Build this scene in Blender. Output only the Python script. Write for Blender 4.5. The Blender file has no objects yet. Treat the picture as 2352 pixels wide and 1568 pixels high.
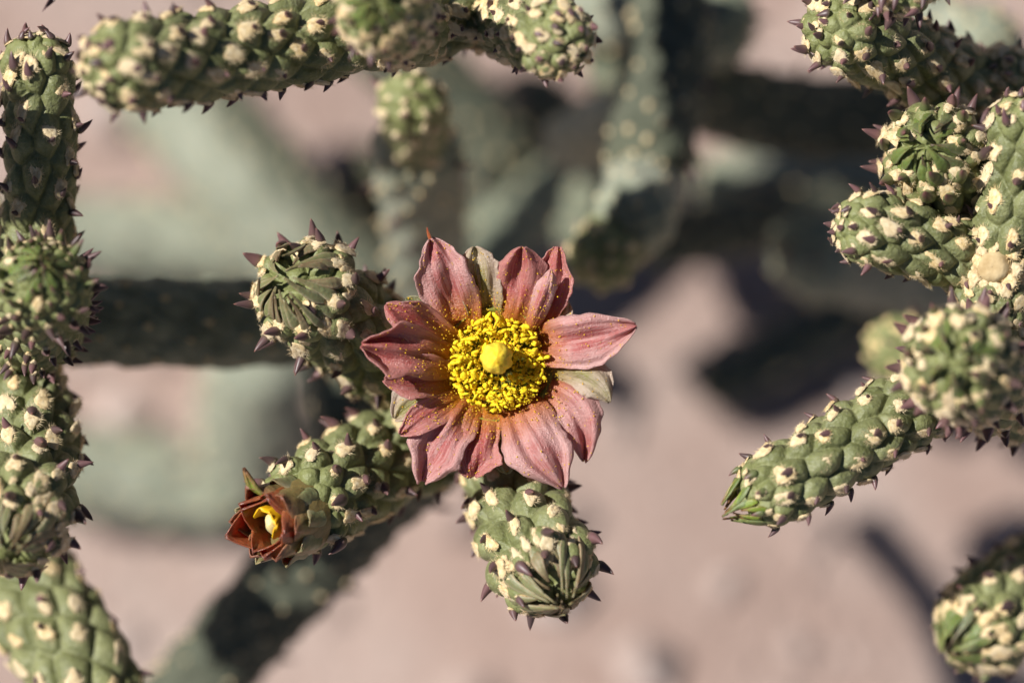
import bpy, math, random
import numpy as np
from mathutils import Vector

random.seed(7)
rng = np.random.default_rng(7)
scene = bpy.context.scene
COL = scene.collection

# ------------------------------------------------------------------ camera
VW, VH = 2352.0, 1568.0          # working picture grid
FRAME = 0.080                    # metres across the frame in the focus plane
MM = 0.001
DIST = 0.30                      # lens to focus plane
PITCH = math.radians(72)
GROUND_DEPTH = 0.140             # metres behind the focus plane, on the axis
PX = FRAME / VW                  # metres per grid pixel in the focus plane
fwd = np.array([0.0, math.cos(PITCH), -math.sin(PITCH)])
upv = np.array([0.0, math.sin(PITCH), math.cos(PITCH)])
rgt = np.array([1.0, 0.0, 0.0])
focus_pt = np.array([0.0, 0.0, GROUND_DEPTH * math.sin(PITCH)])
cam_pos = focus_pt - fwd * DIST

cam_data = bpy.data.cameras.new('camera')
cam = bpy.data.objects.new('camera', cam_data)
COL.objects.link(cam)
cam.location = cam_pos
cam.rotation_euler = (math.pi / 2 - PITCH, 0, 0)
cam_data.sensor_width = 36
cam_data.lens = 36 * DIST / FRAME
cam_data.clip_start = 0.01
cam_data.clip_end = 500
cam_data.dof.use_dof = True
cam_data.dof.focus_distance = DIST
cam_data.dof.aperture_fstop = 11.0
cam_data.dof.aperture_blades = 7
scene.camera = cam

# ------------------------------------------------------------------ light
SUN = (-0.62, 0.30, 0.72)        # towards the sun: camera right, up, back
s = SUN[0] * rgt + SUN[1] * upv - SUN[2] * fwd
sun_dir = s / np.linalg.norm(s)
elev = math.asin(sun_dir[2])
azim = math.atan2(sun_dir[0], sun_dir[1])
world = bpy.data.worlds.new('World')
scene.world = world
world.use_nodes = True
wn = world.node_tree.nodes
bg = wn['Background']
sky = wn.new('ShaderNodeTexSky')
sky.sky_type = 'NISHITA'
sky.sun_disc = False
sky.air_density = 0.6
sky.dust_density = 0.4
sky.altitude = 1200
sky.sun_elevation = elev
sky.sun_rotation = azim
world.node_tree.links.new(sky.outputs[0], bg.inputs[0])
bg.inputs[1].default_value = 0.05
sun_data = bpy.data.lights.new('sun', 'SUN')
sun_data.energy = 5.0
sun_data.angle = math.radians(0.53)
sun_data.color = (1.0, 0.965, 0.92)
sun = bpy.data.objects.new('sun', sun_data)
COL.objects.link(sun)
sun.rotation_euler = Vector(sun_dir).to_track_quat('Z', 'Y').to_euler()
sun.location = (-0.5, 0.3, 1.2)

vs = scene.view_settings
vs.view_transform = 'Standard'
vs.look = 'None'
vs.gamma = 1.0
vs.use_curve_mapping = False
vs.exposure = 0.34
scene.cycles.use_denoising = True
scene.cycles.max_bounces = 8
scene.cycles.transparent_max_bounces = 8


def P(x, y, z):
    """grid pixel and depth in mm (plus = towards the camera) to a world point"""
    d = DIST - z * MM
    return cam_pos + fwd * d + (rgt * (x - VW / 2) - upv * (y - VH / 2)) * PX * d / DIST


# ------------------------------------------------------------------ materials
def mat(name):
    m = bpy.data.materials.new(name)
    m.use_nodes = True
    nt = m.node_tree
    return m, nt, nt.nodes['Principled BSDF']


def N(nt, kind, **kw):
    n = nt.nodes.new(kind)
    for k, v in kw.items():
        setattr(n, k, v)
    return n


def noise(nt, scale, detail=3, rough=0.55):
    t = N(nt, 'ShaderNodeTexCoord')
    n = N(nt, 'ShaderNodeTexNoise')
    n.inputs['Scale'].default_value = scale
    n.inputs['Detail'].default_value = detail
    n.inputs['Roughness'].default_value = rough
    nt.links.new(t.outputs['Object'], n.inputs['Vector'])
    return n


def ramp(nt, src, stops):
    r = N(nt, 'ShaderNodeValToRGB')
    e = r.color_ramp.elements
    while len(e) < len(stops):
        e.new(0.5)
    for el, (p, c) in zip(e, stops):
        el.position = p
        el.color = (*c, 1)
    nt.links.new(src, r.inputs[0])
    return r


def mix(nt, fac, a, b, mode='MIX'):
    m = N(nt, 'ShaderNodeMix', data_type='RGBA', blend_type=mode)
    for sock, v in ((m.inputs[0], fac), (m.inputs[6], a), (m.inputs[7], b)):
        if isinstance(v, (int, float)):
            sock.default_value = v
        elif isinstance(v, tuple):
            sock.default_value = (*v, 1)
        else:
            nt.links.new(v, sock)
    return m.outputs[2]


def math_n(nt, op, a, b=0.0):
    m = N(nt, 'ShaderNodeMath', operation=op)
    m.use_clamp = True
    for sock, v in ((m.inputs[0], a), (m.inputs[1], b)):
        if isinstance(v, (int, float)):
            sock.default_value = v
        else:
            nt.links.new(v, sock)
    return m.outputs[0]


def attr(nt, name):
    a = N(nt, 'ShaderNodeAttribute', attribute_name=name)
    return a.outputs['Fac']


def bump(nt, bsdf, h, dist, strength=0.5):
    b = N(nt, 'ShaderNodeBump')
    b.inputs['Strength'].default_value = strength
    b.inputs['Distance'].default_value = dist
    nt.links.new(h, b.inputs['Height'])
    nt.links.new(b.outputs[0], bsdf.inputs['Normal'])


def stem_mat(name, c0, c1, young, sss=0.12, rough=0.5, speck=(0.30, 0.33, 0.24)):
    m, nt, b = mat(name)
    n1 = noise(nt, 420, 4)
    n2 = noise(nt, 5200, 2)
    base = ramp(nt, n1.outputs[0], [(0.34, c0), (0.64, c1)]).outputs[0]
    n4 = noise(nt, 1500, 4, 0.7)
    base = mix(nt, 0.55, base, ramp(nt, n4.outputs[0], [(0.34, (0.55, 0.56, 0.52)), (0.60, (1.05, 1.05, 1.0))]).outputs[0], 'MULTIPLY')
    sp = ramp(nt, n2.outputs[0], [(0.56, (0, 0, 0)), (0.72, (1, 1, 1))]).outputs[0]
    c = mix(nt, math_n(nt, 'MULTIPLY', sp, 0.35), base, speck)
    c = mix(nt, math_n(nt, 'MULTIPLY', attr(nt, 'young'), 0.8), c, young)
    nt.links.new(c, b.inputs['Base Color'])
    b.inputs['Roughness'].default_value = rough
    b.inputs['Specular IOR Level'].default_value = 0.4
    b.inputs['Subsurface Weight'].default_value = sss
    b.inputs['Subsurface Radius'].default_value = (0.8, 1.0, 0.5)
    b.inputs['Subsurface Scale'].default_value = 0.0006
    n3 = noise(nt, 2600, 3)
    bump(nt, b, n3.outputs[0], 0.0003, 0.6)
    return m


M = {}
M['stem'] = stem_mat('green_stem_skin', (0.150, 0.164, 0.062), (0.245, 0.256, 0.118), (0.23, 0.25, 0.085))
M['pale'] = stem_mat('grey_green_stem_skin', (0.225, 0.245, 0.185), (0.35, 0.36, 0.285), (0.25, 0.28, 0.18), 0.0, 0.7)
M['dark'] = stem_mat('shade_dark_old_stem_skin', (0.070, 0.080, 0.055), (0.115, 0.122, 0.085), (0.09, 0.10, 0.06), 0.0, 0.8, (0.15, 0.15, 0.12))  # skin of old stems, darkened further to carry shade in its colour

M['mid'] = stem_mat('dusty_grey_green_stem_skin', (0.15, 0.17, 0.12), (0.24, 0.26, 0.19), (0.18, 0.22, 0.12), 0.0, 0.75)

m, nt, b = mat('areole_wool'); M['wool'] = m
n1 = noise(nt, 2.2, 4, 0.7)
oi = N(nt, 'ShaderNodeObjectInfo')
c = ramp(nt, n1.outputs[0], [(0.30, (0.40, 0.25, 0.10)), (0.41, (0.64, 0.46, 0.21)), (0.58, (0.80, 0.63, 0.36)), (0.72, (0.84, 0.73, 0.50))]).outputs[0]
c = mix(nt, math_n(nt, 'MULTIPLY', oi.outputs['Random'], 0.45), c, (0.66, 0.58, 0.43))
nt.links.new(c, b.inputs['Base Color'])
b.inputs['Roughness'].default_value = 0.95
b.inputs['Specular IOR Level'].default_value = 0.05
b.inputs['Sheen Weight'].default_value = 0.25
n2 = noise(nt, 9, 3, 0.7)
bump(nt, b, n2.outputs[0], 0.0001, 0.4)

m, nt, b = mat('purple_spine'); M['spine'] = m
n1 = noise(nt, 7, 3)
oi = N(nt, 'ShaderNodeObjectInfo')
tipc = ramp(nt, oi.outputs['Random'], [(0.0, (0.070, 0.042, 0.042)), (0.5, (0.130, 0.070, 0.072)), (1.0, (0.20, 0.095, 0.10))]).outputs[0]
tipc = mix(nt, math_n(nt, 'MULTIPLY', n1.outputs[0], 0.5), tipc, (0.085, 0.055, 0.045))
along = attr(nt, 'along')
c = mix(nt, ramp(nt, along, [(0.0, (0, 0, 0)), (0.38, (1, 1, 1))]).outputs[0], (0.115, 0.105, 0.055), tipc)
c = mix(nt, ramp(nt, along, [(0.86, (0, 0, 0)), (1.0, (1, 1, 1))]).outputs[0], c, (0.24, 0.10, 0.07))
nt.links.new(c, b.inputs['Base Color'])
b.inputs['Roughness'].default_value = 0.42
b.inputs['Specular IOR Level'].default_value = 0.5

m, nt, b = mat('green_spine'); M['gspine'] = m
along = attr(nt, 'along')
c = ramp(nt, along, [(0.0, (0.11, 0.15, 0.05)), (0.5, (0.12, 0.13, 0.05)), (0.85, (0.14, 0.065, 0.06)), (1, (0.18, 0.07, 0.06))]).outputs[0]
nt.links.new(c, b.inputs['Base Color'])
b.inputs['Roughness'].default_value = 0.45


def leaf_mat(name, c_mid, c_edge, c_tip, rough=0.5, trans=0.15):
    m, nt, b = mat(name)
    al, ac = attr(nt, 'along'), attr(nt, 'across')
    n1 = noise(nt, 1800, 4)
    c = mix(nt, ramp(nt, ac, [(0.45, (0, 0, 0)), (1.0, (1, 1, 1))]).outputs[0], c_mid, c_edge)
    c = mix(nt, ramp(nt, al, [(0.55, (0, 0, 0)), (1.0, (1, 1, 1))]).outputs[0], c, c_tip)
    c = mix(nt, 0.5, c, ramp(nt, n1.outputs[0], [(0.3, (0.55, 0.55, 0.55)), (0.7, (1, 1, 1))]).outputs[0], 'MULTIPLY')
    nt.links.new(c, b.inputs['Base Color'])
    b.inputs['Roughness'].default_value = rough
    b.inputs['Subsurface Weight'].default_value = trans
    b.inputs['Subsurface Scale'].default_value = 0.0005
    bump(nt, b, n1.outputs[0], 0.0002, 0.6)
    return m


M['bud'] = leaf_mat('olive_bud_scale', (0.20, 0.205, 0.09), (0.42, 0.36, 0.22), (0.24, 0.20, 0.09))
M['bud2'] = leaf_mat('brown_olive_bud_scale', (0.24, 0.20, 0.10), (0.36, 0.27, 0.16), (0.18, 0.12, 0.06))
M['young'] = leaf_mat('young_green_leaf', (0.145, 0.195, 0.045), (0.19, 0.22, 0.09), (0.20, 0.22, 0.06))
M['young2'] = leaf_mat('dull_green_leaf', (0.125, 0.15, 0.055), (0.20, 0.20, 0.10), (0.15, 0.10, 0.06))
M['rust'] = leaf_mat('rust_brown_tepal', (0.36, 0.105, 0.035), (0.40, 0.15, 0.06), (0.20, 0.06, 0.035), 0.30, 0.5)
M['olive_rust'] = leaf_mat('olive_brown_tepal', (0.23, 0.17, 0.06), (0.33, 0.19, 0.09), (0.25, 0.09, 0.05), 0.4)
M['limeleaf'] = leaf_mat('lime_leaf', (0.22, 0.30, 0.04), (0.26, 0.24, 0.06), (0.28, 0.12, 0.06), 0.4)


def petal_mat(name, c_in, c_edge, c_base, rib=None):
    m, nt, b = mat(name)
    al, ac = attr(nt, 'along'), attr(nt, 'across')
    n1 = noise(nt, 380, 4)
    n2 = noise(nt, 7000, 2, 0.7)
    n3 = noise(nt, 1100, 4)
    c = mix(nt, ramp(nt, ac, [(0.35, (0, 0, 0)), (1.0, (1, 1, 1))]).outputs[0], c_in, c_edge)
    if rib:
        c = mix(nt, ramp(nt, ac, [(0.10, (1, 1, 1)), (0.62, (0, 0, 0))]).outputs[0], c, rib)
    c = mix(nt, ramp(nt, n1.outputs[0], [(0.45, (0, 0, 0)), (0.64, (0.75, 0.75, 0.75))]).outputs[0], c, c_edge)
    cv = N(nt, 'ShaderNodeCombineXYZ')
    nt.links.new(N(nt, 'ShaderNodeMath', operation='MULTIPLY').outputs[0], cv.inputs[0])
    mul = cv.inputs[0].links[0].from_node
    nt.links.new(ac, mul.inputs[0]); mul.inputs[1].default_value = 11.0
    mu2 = N(nt, 'ShaderNodeMath', operation='MULTIPLY')
    nt.links.new(al, mu2.inputs[0]); mu2.inputs[1].default_value = 1.6
    nt.links.new(mu2.outputs[0], cv.inputs[1])
    oi = N(nt, 'ShaderNodeObjectInfo')
    nt.links.new(oi.outputs['Random'], cv.inputs[2])
    vein = N(nt, 'ShaderNodeTexNoise')
    vein.inputs['Scale'].default_value = 1.6
    vein.inputs['Detail'].default_value = 3
    nt.links.new(cv.outputs[0], vein.inputs['Vector'])
    c = mix(nt, ramp(nt, vein.outputs[0], [(0.45, (0, 0, 0)), (0.62, (0.55, 0.55, 0.55))]).outputs[0], c, c_edge)
    c = mix(nt, ramp(nt, vein.outputs[0], [(0.30, (0.35, 0.35, 0.35)), (0.44, (0, 0, 0))]).outputs[0], c, tuple(0.62 * q for q in c_in))
    c = mix(nt, ramp(nt, n2.outputs[0], [(0.57, (0, 0, 0)), (0.70, (0.4, 0.4, 0.4))]).outputs[0], c, (0.62, 0.48, 0.46))
    c = mix(nt, ramp(nt, al, [(0.10, (1, 1, 1)), (0.42, (0, 0, 0))]).outputs[0], c, c_base)
    nt.links.new(c, b.inputs['Base Color'])
    b.inputs['Roughness'].default_value = 0.25
    b.inputs['Specular IOR Level'].default_value = 0.8
    b.inputs['Sheen Weight'].default_value = 0.15
    b.inputs['Sheen Roughness'].default_value = 0.4
    h = mix(nt, 0.5, n2.outputs[0], n3.outputs[0])
    bump(nt, b, h, 0.0003, 0.9)
    tr = N(nt, 'ShaderNodeBsdfTranslucent')
    nt.links.new(c, tr.inputs[0])
    ms = N(nt, 'ShaderNodeMixShader')
    ms.inputs[0].default_value = 0.38
    out = [n for n in nt.nodes if n.type == 'OUTPUT_MATERIAL'][0]
    nt.links.new(b.outputs[0], ms.inputs[1])
    nt.links.new(tr.outputs[0], ms.inputs[2])
    nt.links.new(ms.outputs[0], out.inputs[0])
    return m


M['pink'] = petal_mat('pink_petal', (0.60, 0.165, 0.150), (0.80, 0.49, 0.45), (0.62, 0.19, 0.025))
M['deep'] = petal_mat('deep_pink_petal', (0.54, 0.105, 0.092), (0.70, 0.31, 0.27), (0.68, 0.24, 0.01))
M['olive'] = petal_mat('olive_ribbed_petal', (0.56, 0.42, 0.26), (0.70, 0.56, 0.44), (0.42, 0.28, 0.04), (0.33, 0.32, 0.045))
M['greenp'] = petal_mat('green_outer_tepal', (0.23, 0.25, 0.06), (0.40, 0.38, 0.22), (0.16, 0.18, 0.03), (0.16, 0.20, 0.03))


def plain(name, c0, c1, sc, rough=0.6, sss=0.0, bd=0.0):
    m, nt, b = mat(name)
    n1 = noise(nt, sc, 3)
    nt.links.new(ramp(nt, n1.outputs[0], [(0.35, c0), (0.68, c1)]).outputs[0], b.inputs['Base Color'])
    b.inputs['Roughness'].default_value = rough
    if sss:
        b.inputs['Subsurface Weight'].default_value = sss
        b.inputs['Subsurface Scale'].default_value = 0.0006
    if bd:
        bump(nt, b, n1.outputs[0], bd, 0.7)
    return m


M['anther'] = plain('yellow_anther', (0.84, 0.56, 0.004), (0.93, 0.76, 0.015), 2500, 0.7, 0.25, 0.0002)
M['filament'] = plain('green_yellow_filament', (0.46, 0.42, 0.03), (0.64, 0.52, 0.03), 1500, 0.5)
M['pollen'] = plain('golden_pollen', (0.80, 0.47, 0.01), (0.88, 0.60, 0.03), 900, 0.8)
M['stigma'] = plain('pale_yellow_stigma', (0.90, 0.60, 0.015), (0.94, 0.70, 0.06), 900, 0.75, 0.25, 0.0004)
M['cup'] = plain('dark_green_throat', (0.13, 0.15, 0.015), (0.34, 0.30, 0.02), 900, 0.6)
M['cream'] = plain('cream_stigma', (0.70, 0.58, 0.22), (0.80, 0.70, 0.38), 900, 0.5, 0.2)
M['gold'] = plain('golden_inner_petal', (0.80, 0.42, 0.005), (0.86, 0.56, 0.01), 700, 0.5)
M['scar'] = plain('tan_corky_scar', (0.40, 0.28, 0.13), (0.62, 0.48, 0.27), 700, 0.85, 0.0, 0.0003)

m, nt, b = mat('dusty_pink_soil'); M['ground'] = m
n1 = noise(nt, 28, 5, 0.6)
n2 = noise(nt, 420, 4, 0.7)
c = ramp(nt, n1.outputs[0], [(0.30, (0.34, 0.235, 0.195)), (0.50, (0.43, 0.32, 0.275)), (0.70, (0.49, 0.395, 0.35))]).outputs[0]
c = mix(nt, 0.5, c, ramp(nt, n2.outputs[0], [(0.3, (0.72, 0.70, 0.68)), (0.7, (1, 1, 1))]).outputs[0], 'MULTIPLY')
nt.links.new(c, b.inputs['Base Color'])
b.inputs['Roughness'].default_value = 0.95
b.inputs['Specular IOR Level'].default_value = 0.15
bump(nt, b, n2.outputs[0], 0.002, 0.7)
M['pebble'] = plain('pinkish_pebble', (0.25, 0.17, 0.14), (0.56, 0.46, 0.41), 90, 0.9)

# ------------------------------------------------------------------ mesh helpers
def mesh_from(name, verts, faces, mats, attrs=None, smooth=True, fmat=None):
    me = bpy.data.meshes.new(name)
    me.from_pydata(np.asarray(verts, dtype=float).tolist(), [], faces if isinstance(faces, list) else faces.tolist())
    for k in mats:
        me.materials.append(M[k])
    if smooth:
        me.polygons.foreach_set('use_smooth', np.ones(len(me.polygons), dtype=bool))
    if fmat is not None:
        me.polygons.foreach_set('material_index', np.asarray(fmat, dtype=np.int32))
    for k, v in (attrs or {}).items():
        a = me.attributes.new(k, 'FLOAT', 'POINT')
        a.data.foreach_set('value', np.asarray(v, dtype=np.float32))
    me.update()
    return me


ORG = {}


def link(name, data, parent=None, org=None):
    """links one object; org is its origin in world space"""
    o = bpy.data.objects.new(name, data)
    COL.objects.link(o)
    org = np.zeros(3) if org is None else np.asarray(org)
    ORG[o] = org
    if parent is not None:
        o.parent = parent
        o.location = org - ORG[parent]
    else:
        o.location = org
    return o


def thing(name, label, cat, org, group=None):
    o = link(name, None, None, org)
    o.empty_display_size = 0.005
    o['label'] = label
    o['category'] = cat
    if group:
        o['group'] = group
    return o


def grid_faces(nu, nv, wrap):
    """nu rows of nv columns"""
    i = np.arange(nu - 1)[:, None]
    j = np.arange(nv if wrap else nv - 1)[None, :]
    j2 = (j + 1) % nv
    f = np.stack([i * nv + j, i * nv + j2, (i + 1) * nv + j2, (i + 1) * nv + j], axis=-1)
    return f.reshape(-1, 4)


def unit(v):
    return v / np.maximum(np.linalg.norm(v, axis=-1, keepdims=True), 1e-12)


# ------------------------------------------------------------------ small shared pieces
def make_spine(bend, fat, variant):
    """a fleshy cone of length 1 along +z that bends towards +y"""
    nr, ns = 7, 8
    vs_, al = [], []
    for i in range(nr):
        t = i / (nr - 1)
        r = fat * (1 - t) ** 0.72 * (0.80 + 0.40 * math.sin(min(1, t * 2.6) * math.pi * 0.62)) + 0.004
        for j in range(ns):
            a = 2 * math.pi * j / ns
            vs_.append((r * math.cos(a) * 1.1, bend * t * t + r * math.sin(a), t))
            al.append(t)
    f = grid_faces(nr, ns, True).tolist()
    f.append([(nr - 1) * ns + j for j in range(ns)])
    f.append([j for j in range(ns)][::-1])
    return vs_, f, al


SPINES, GSPINES = [], []
for k, (bd_, ft) in enumerate([(0.22, 0.24), (0.38, 0.26), (0.10, 0.22), (0.50, 0.28), (-0.12, 0.23)]):
    v, f, al = make_spine(bd_, ft, k)
    SPINES.append(mesh_from('spine', v, f, ['spine'], {'along': al}))
    GSPINES.append(mesh_from('spine', v, f, ['gspine'], {'along': al}))


def make_areole(seed, hairs=150):
    """a woolly pad, radius about 1, with a ragged rim and a felt of short hairs"""
    r = random.Random(seed)
    ns = 18
    vs_, fs = [(0, 0.0, 0.20)], []
    wob = [1 + r.uniform(-0.22, 0.22) for _ in range(ns)]
    wob = [(wob[j] * 2 + wob[j - 1] + wob[(j + 1) % ns]) / 4 + r.uniform(-0.05, 0.05) for j in range(ns)]
    tri = r.uniform(0, 6.28)
    rings = ((0.18, 0.20), (0.36, 0.22), (0.54, 0.21), (0.72, 0.15), (0.86, 0.05), (0.95, -0.35))
    for q, (rad, h) in enumerate(rings):
        for j in range(ns):
            a = 2 * math.pi * (j + 0.5 * (q % 2)) / ns
            w = (1 + (wob[j] - 1) * (0.2 + 0.24 * q)) * (1 + 0.14 * math.cos(3 * a + tri)) * (1 + r.uniform(-0.07, 0.07))
            vs_.append((rad * w * math.cos(a), rad * w * math.sin(a), h + r.uniform(-0.10, 0.08)))
    for j in range(ns):
        fs.append([0, 1 + j, 1 + (j + 1) % ns])
    for q in range(len(rings) - 1):
        for j in range(ns):
            a0, b0 = 1 + q * ns + j, 1 + q * ns + (j + 1) % ns
            fs.append([a0, a0 + ns, b0 + ns, b0])
    for _ in range(hairs):
        a, d = r.uniform(0, 2 * math.pi), r.random() ** 0.4
        x, y = d * math.cos(a), d * math.sin(a)
        h = 0.21 - 0.24 * d ** 3
        L = r.uniform(0.12, 0.42) * (0.6 + 0.6 * d)
        lean = 1.3 * d
        tip = (x + L * (math.cos(a) * lean + r.uniform(-.5, .5)), y + L * (math.sin(a) * lean + r.uniform(-.5, .5)), h + L * (1.0 - 0.5 * d))
        w = 0.03
        a2 = r.uniform(0, math.pi)
        i0 = len(vs_)
        vs_ += [(x + w * math.cos(a2), y + w * math.sin(a2), h - 0.05), (x - w * math.cos(a2), y - w * math.sin(a2), h - 0.05), tip]
        fs += [[i0, i0 + 1, i0 + 2]]
    return vs_, fs


AREOLES = []
for k in range(5):
    v, f = make_areole(100 + k)
    AREOLES.append(mesh_from('areole', v, f, ['wool']))
LOW_AREOLE = make_areole(5, 0)


def set_frame(o, x, y, z, sx, sy, sz):
    from mathutils import Matrix
    m3 = Matrix(((x[0], y[0], z[0]), (x[1], y[1], z[1]), (x[2], y[2], z[2])))
    o.rotation_mode = 'QUATERNION'
    o.rotation_quaternion = m3.to_quaternion()
    o.scale = (sx, sy, sz)


# ------------------------------------------------------------------ the stem joint
class Axis:
    def __init__(self, pts, n=60):
        p = np.array([P(*q) for q in pts])
        if len(p) == 2:
            p = np.array([p[0], (p[0] + p[1]) / 2, p[1]])
        q = np.vstack([2 * p[0] - p[1], p, 2 * p[-1] - p[-2]])
        out = []
        for i in range(1, len(q) - 2):
            t = np.linspace(0, 1, n, endpoint=False)[:, None]
            a, b_, c_, d = q[i - 1], q[i], q[i + 1], q[i + 2]
            out.append(0.5 * (2 * b_ + (c_ - a) * t + (2 * a - 5 * b_ + 4 * c_ - d) * t ** 2 + (3 * b_ - a - 3 * c_ + d) * t ** 3))
        out.append(p[-1][None])
        self.p = np.vstack(out)
        seg = np.linalg.norm(np.diff(self.p, axis=0), axis=1)
        self.s = np.concatenate([[0], np.cumsum(seg)])
        self.S = self.s[-1]
        tan = unit(np.gradient(self.p, axis=0))
        u = np.cross(tan[0], [0.3, 0.2, 0.93])
        u = u / np.linalg.norm(u)
        us = []
        for t in tan:
            u = u - t * np.dot(u, t)
            u = u / np.linalg.norm(u)
            us.append(u)
        self.t, self.u = tan, np.array(us)

    def at(self, s):
        s = np.clip(s, 0, self.S)
        f = lambda a: np.stack([np.interp(s, self.s, a[:, k]) for k in range(3)], -1)
        t = unit(f(self.t))
        u = f(self.u)
        u = unit(u - t * np.sum(u * t, -1, keepdims=True))
        return f(self.p), t, u, np.cross(t, u)


def stem_joint(root, pts, r, a=2.5, tip='spiky', seed=1, sharp=True, skin='stem', base=0.72, cap=1.0, H=0.17,
               spine=(0.3, 1.0), spine_len=0.8, swell=0.0, res=1.0, rosette=None, skip_apex=0.0, wool=1.0, label=None,
               name='stem_joint'):
    """r and a in mm. Builds one joint with its tubercles, areoles and spines."""
    R_ = random.Random(seed)
    r = r * MM
    a = a * MM
    ax = Axis(pts)
    S = ax.S
    Lc = min(cap * r, 0.7 * S)

    def rad(s_):
        s_ = np.asarray(s_, dtype=float)
        t = np.clip((s_ - (S - Lc)) / Lc, 0, 1)
        body = base + (1 - base) * np.clip(s_ / (1.6 * r), 0, 1) ** 0.6
        sw = 1 + swell * np.exp(-((s_ - (S - 1.1 * Lc)) / (1.5 * r)) ** 2)
        return r * body * sw * np.sqrt(np.maximum(1 - t ** 2.2, 0))

    def surf(s_, th):
        c0, t, u, w = ax.at(s_)
        d = u * np.cos(th)[..., None] + w * np.sin(th)[..., None]
        R = rad(s_)
        dR = (rad(np.minimum(s_ + 1e-5, S)) - rad(s_ - 1e-5)) / 2e-5
        nrm = unit(d - t * np.clip(dR, -20, 1)[..., None])
        return c0 + d * R[..., None], nrm, t, d

    # tubercle centres on a golden spiral
    cs, ct, ca = [], [], []
    s_ = 0.15 * a
    th = R_.uniform(0, 6.28)
    while s_ < S - 0.02 * a:
        k = np.clip((S - s_) / (1.3 * r), 0, 1)
        aa = a * (0.50 + 0.50 * k) * R_.uniform(0.88, 1.12)
        cs.append(s_ + R_.uniform(-0.2, 0.2) * aa)
        ct.append(th + R_.uniform(-0.2, 0.2) * aa / r)
        ca.append(aa)
        s_ += 0.866 * aa * aa / (2 * math.pi * r)
        th += 2.39996
    cs, ct, ca = np.clip(np.array(cs), 0, S - 0.01 * a), np.array(ct), np.array(ca)
    cp, cn, _, _ = surf(cs, ct)

    # surface grid
    nb = max(12, int((S - Lc) / (0.055 * a if sharp else 0.28 * a) * res))
    nc = int((44 if sharp else 12) * res)
    nv = int((190 if sharp else 48) * res)
    srow = np.concatenate([np.linspace(0, S - Lc, nb, endpoint=False),
                           S - Lc + Lc * np.sin(np.linspace(0, math.pi / 2 - 0.02, nc))])
    ths = np.linspace(0, 2 * math.pi, nv, endpoint=False)
    SS, TT = np.meshgrid(srow, ths, indexing='ij')
    pos, nrm, tang, _ = surf(SS.ravel(), TT.ravel())
    F1 = np.full(len(pos), 9.0)
    F2 = np.full(len(pos), 9.0)
    A1 = np.full(len(pos), a)
    for k in range(len(cp)):
        dv = pos - cp[k]
        d = np.sqrt(np.sum(dv * dv, 1) - 0.45 * np.sum(dv * tang, 1) ** 2) / (ca[k] / a) ** 0.5
        better = d < F1
        F2 = np.where(better, F1, np.minimum(F2, d))
        A1 = np.where(better, ca[k], A1)
        F1 = np.where(better, d, F1)
    e = np.clip((F2 - F1) / (1.0 * a), 0, 1)
    pil = 0.45 * (1 - (1 - e) ** 2.6) + 0.55 * np.maximum(0, 1 - (F1 / (0.66 * a * (A1 / a) ** 0.5)) ** 2.2) ** 0.7
    lump = np.exp(-(F1 / (0.30 * a)) ** 2)
    wob = 0.05 * r * np.sin(SS.ravel() / (2.3 * r) + seed) * np.cos(TT.ravel() * 2 + seed)
    disp = H * A1 * (1.55 * pil + 0.15 * lump) - 0.07 * A1 * np.exp(-(e / 0.13) ** 2) - 0.17 * A1 + wob
    v = pos + nrm * disp[:, None]
    young = np.clip(1 - (S - SS.ravel()) / (1.4 * r), 0, 1) * (0.6 if tip != 'old' else 0) + 0.14 * lump
    org = ax.p[0]
    apex = ax.p[-1]
    v = np.vstack([v, apex + ax.t[-1] * 0.04 * a])
    young = np.append(young, 0.8)
    f = grid_faces(len(srow), nv, True).tolist()
    last = (len(srow) - 1) * nv
    f += [[last + j, last + (j + 1) % nv, len(v) - 1] for j in range(nv)]
    f.append(list(range(nv))[::-1])
    me = mesh_from(name, v - org, f, [skin], {'young': young})
    jo = link(name, me, root, org)
    if label:
        jo['label'] = label

    # areoles and spines
    low_v, low_f = [], []
    for k in range(len(cs) if wool > 0 else 0):
        left = (S - cs[k]) / r
        if left < skip_apex:
            continue
        aa = ca[k]
        p, n, t, d = surf(np.array([min(cs[k] + 0.16 * aa, S - 0.02 * a)]), np.array([ct[k]]))
        p, n, t = p[0], n[0], t[0]
        y = unit(t - n * np.dot(t, n))
        x = np.cross(y, n)
        hgt = H * aa * 1.60 - 0.17 * aa
        sw = R_.uniform(0.135, 0.235) * aa * wool
        sl = R_.uniform(0.21, 0.35) * aa * wool
        if left < 1.2:
            sw *= 1.3
            sl *= 1.15
        pp = p + n * (hgt + 0.005 * aa)
        if sharp:
            o = link('areole', AREOLES[R_.randrange(5)], jo, pp)
            ang = R_.uniform(-0.35, 0.35)
            x2 = x * math.cos(ang) + y * math.sin(ang)
            y2 = np.cross(n, x2)
            n2 = unit(n + y * 0.30)
            y2 = unit(y2 - n2 * np.dot(y2, n2))
            set_frame(o, np.cross(y2, n2), y2, n2, sw, sl, R_.uniform(0.11, 0.17) * aa)
        else:
            i0 = len(low_v)
            for q in LOW_AREOLE[0]:
                low_v.append(pp - org + x * q[0] * sw * 1.1 + y * q[1] * sl * 1.1 + n * q[2] * 0.22 * aa)
            low_f += [[i0 + q for q in ff] for ff in LOW_AREOLE[1]]
        frac = np.clip(cs[k] / S, 0, 1)
        pr = spine[0] + (spine[1] - spine[0]) * frac
        if R_.random() > pr:
            continue
        L = 0.92 * spine_len * a * R_.uniform(0.72, 1.15) * (0.62 + 0.38 * min(1, frac * 1.3)) * (0.72 if left < 0.35 else 1)
        side = R_.uniform(-0.22, 0.22)
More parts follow.
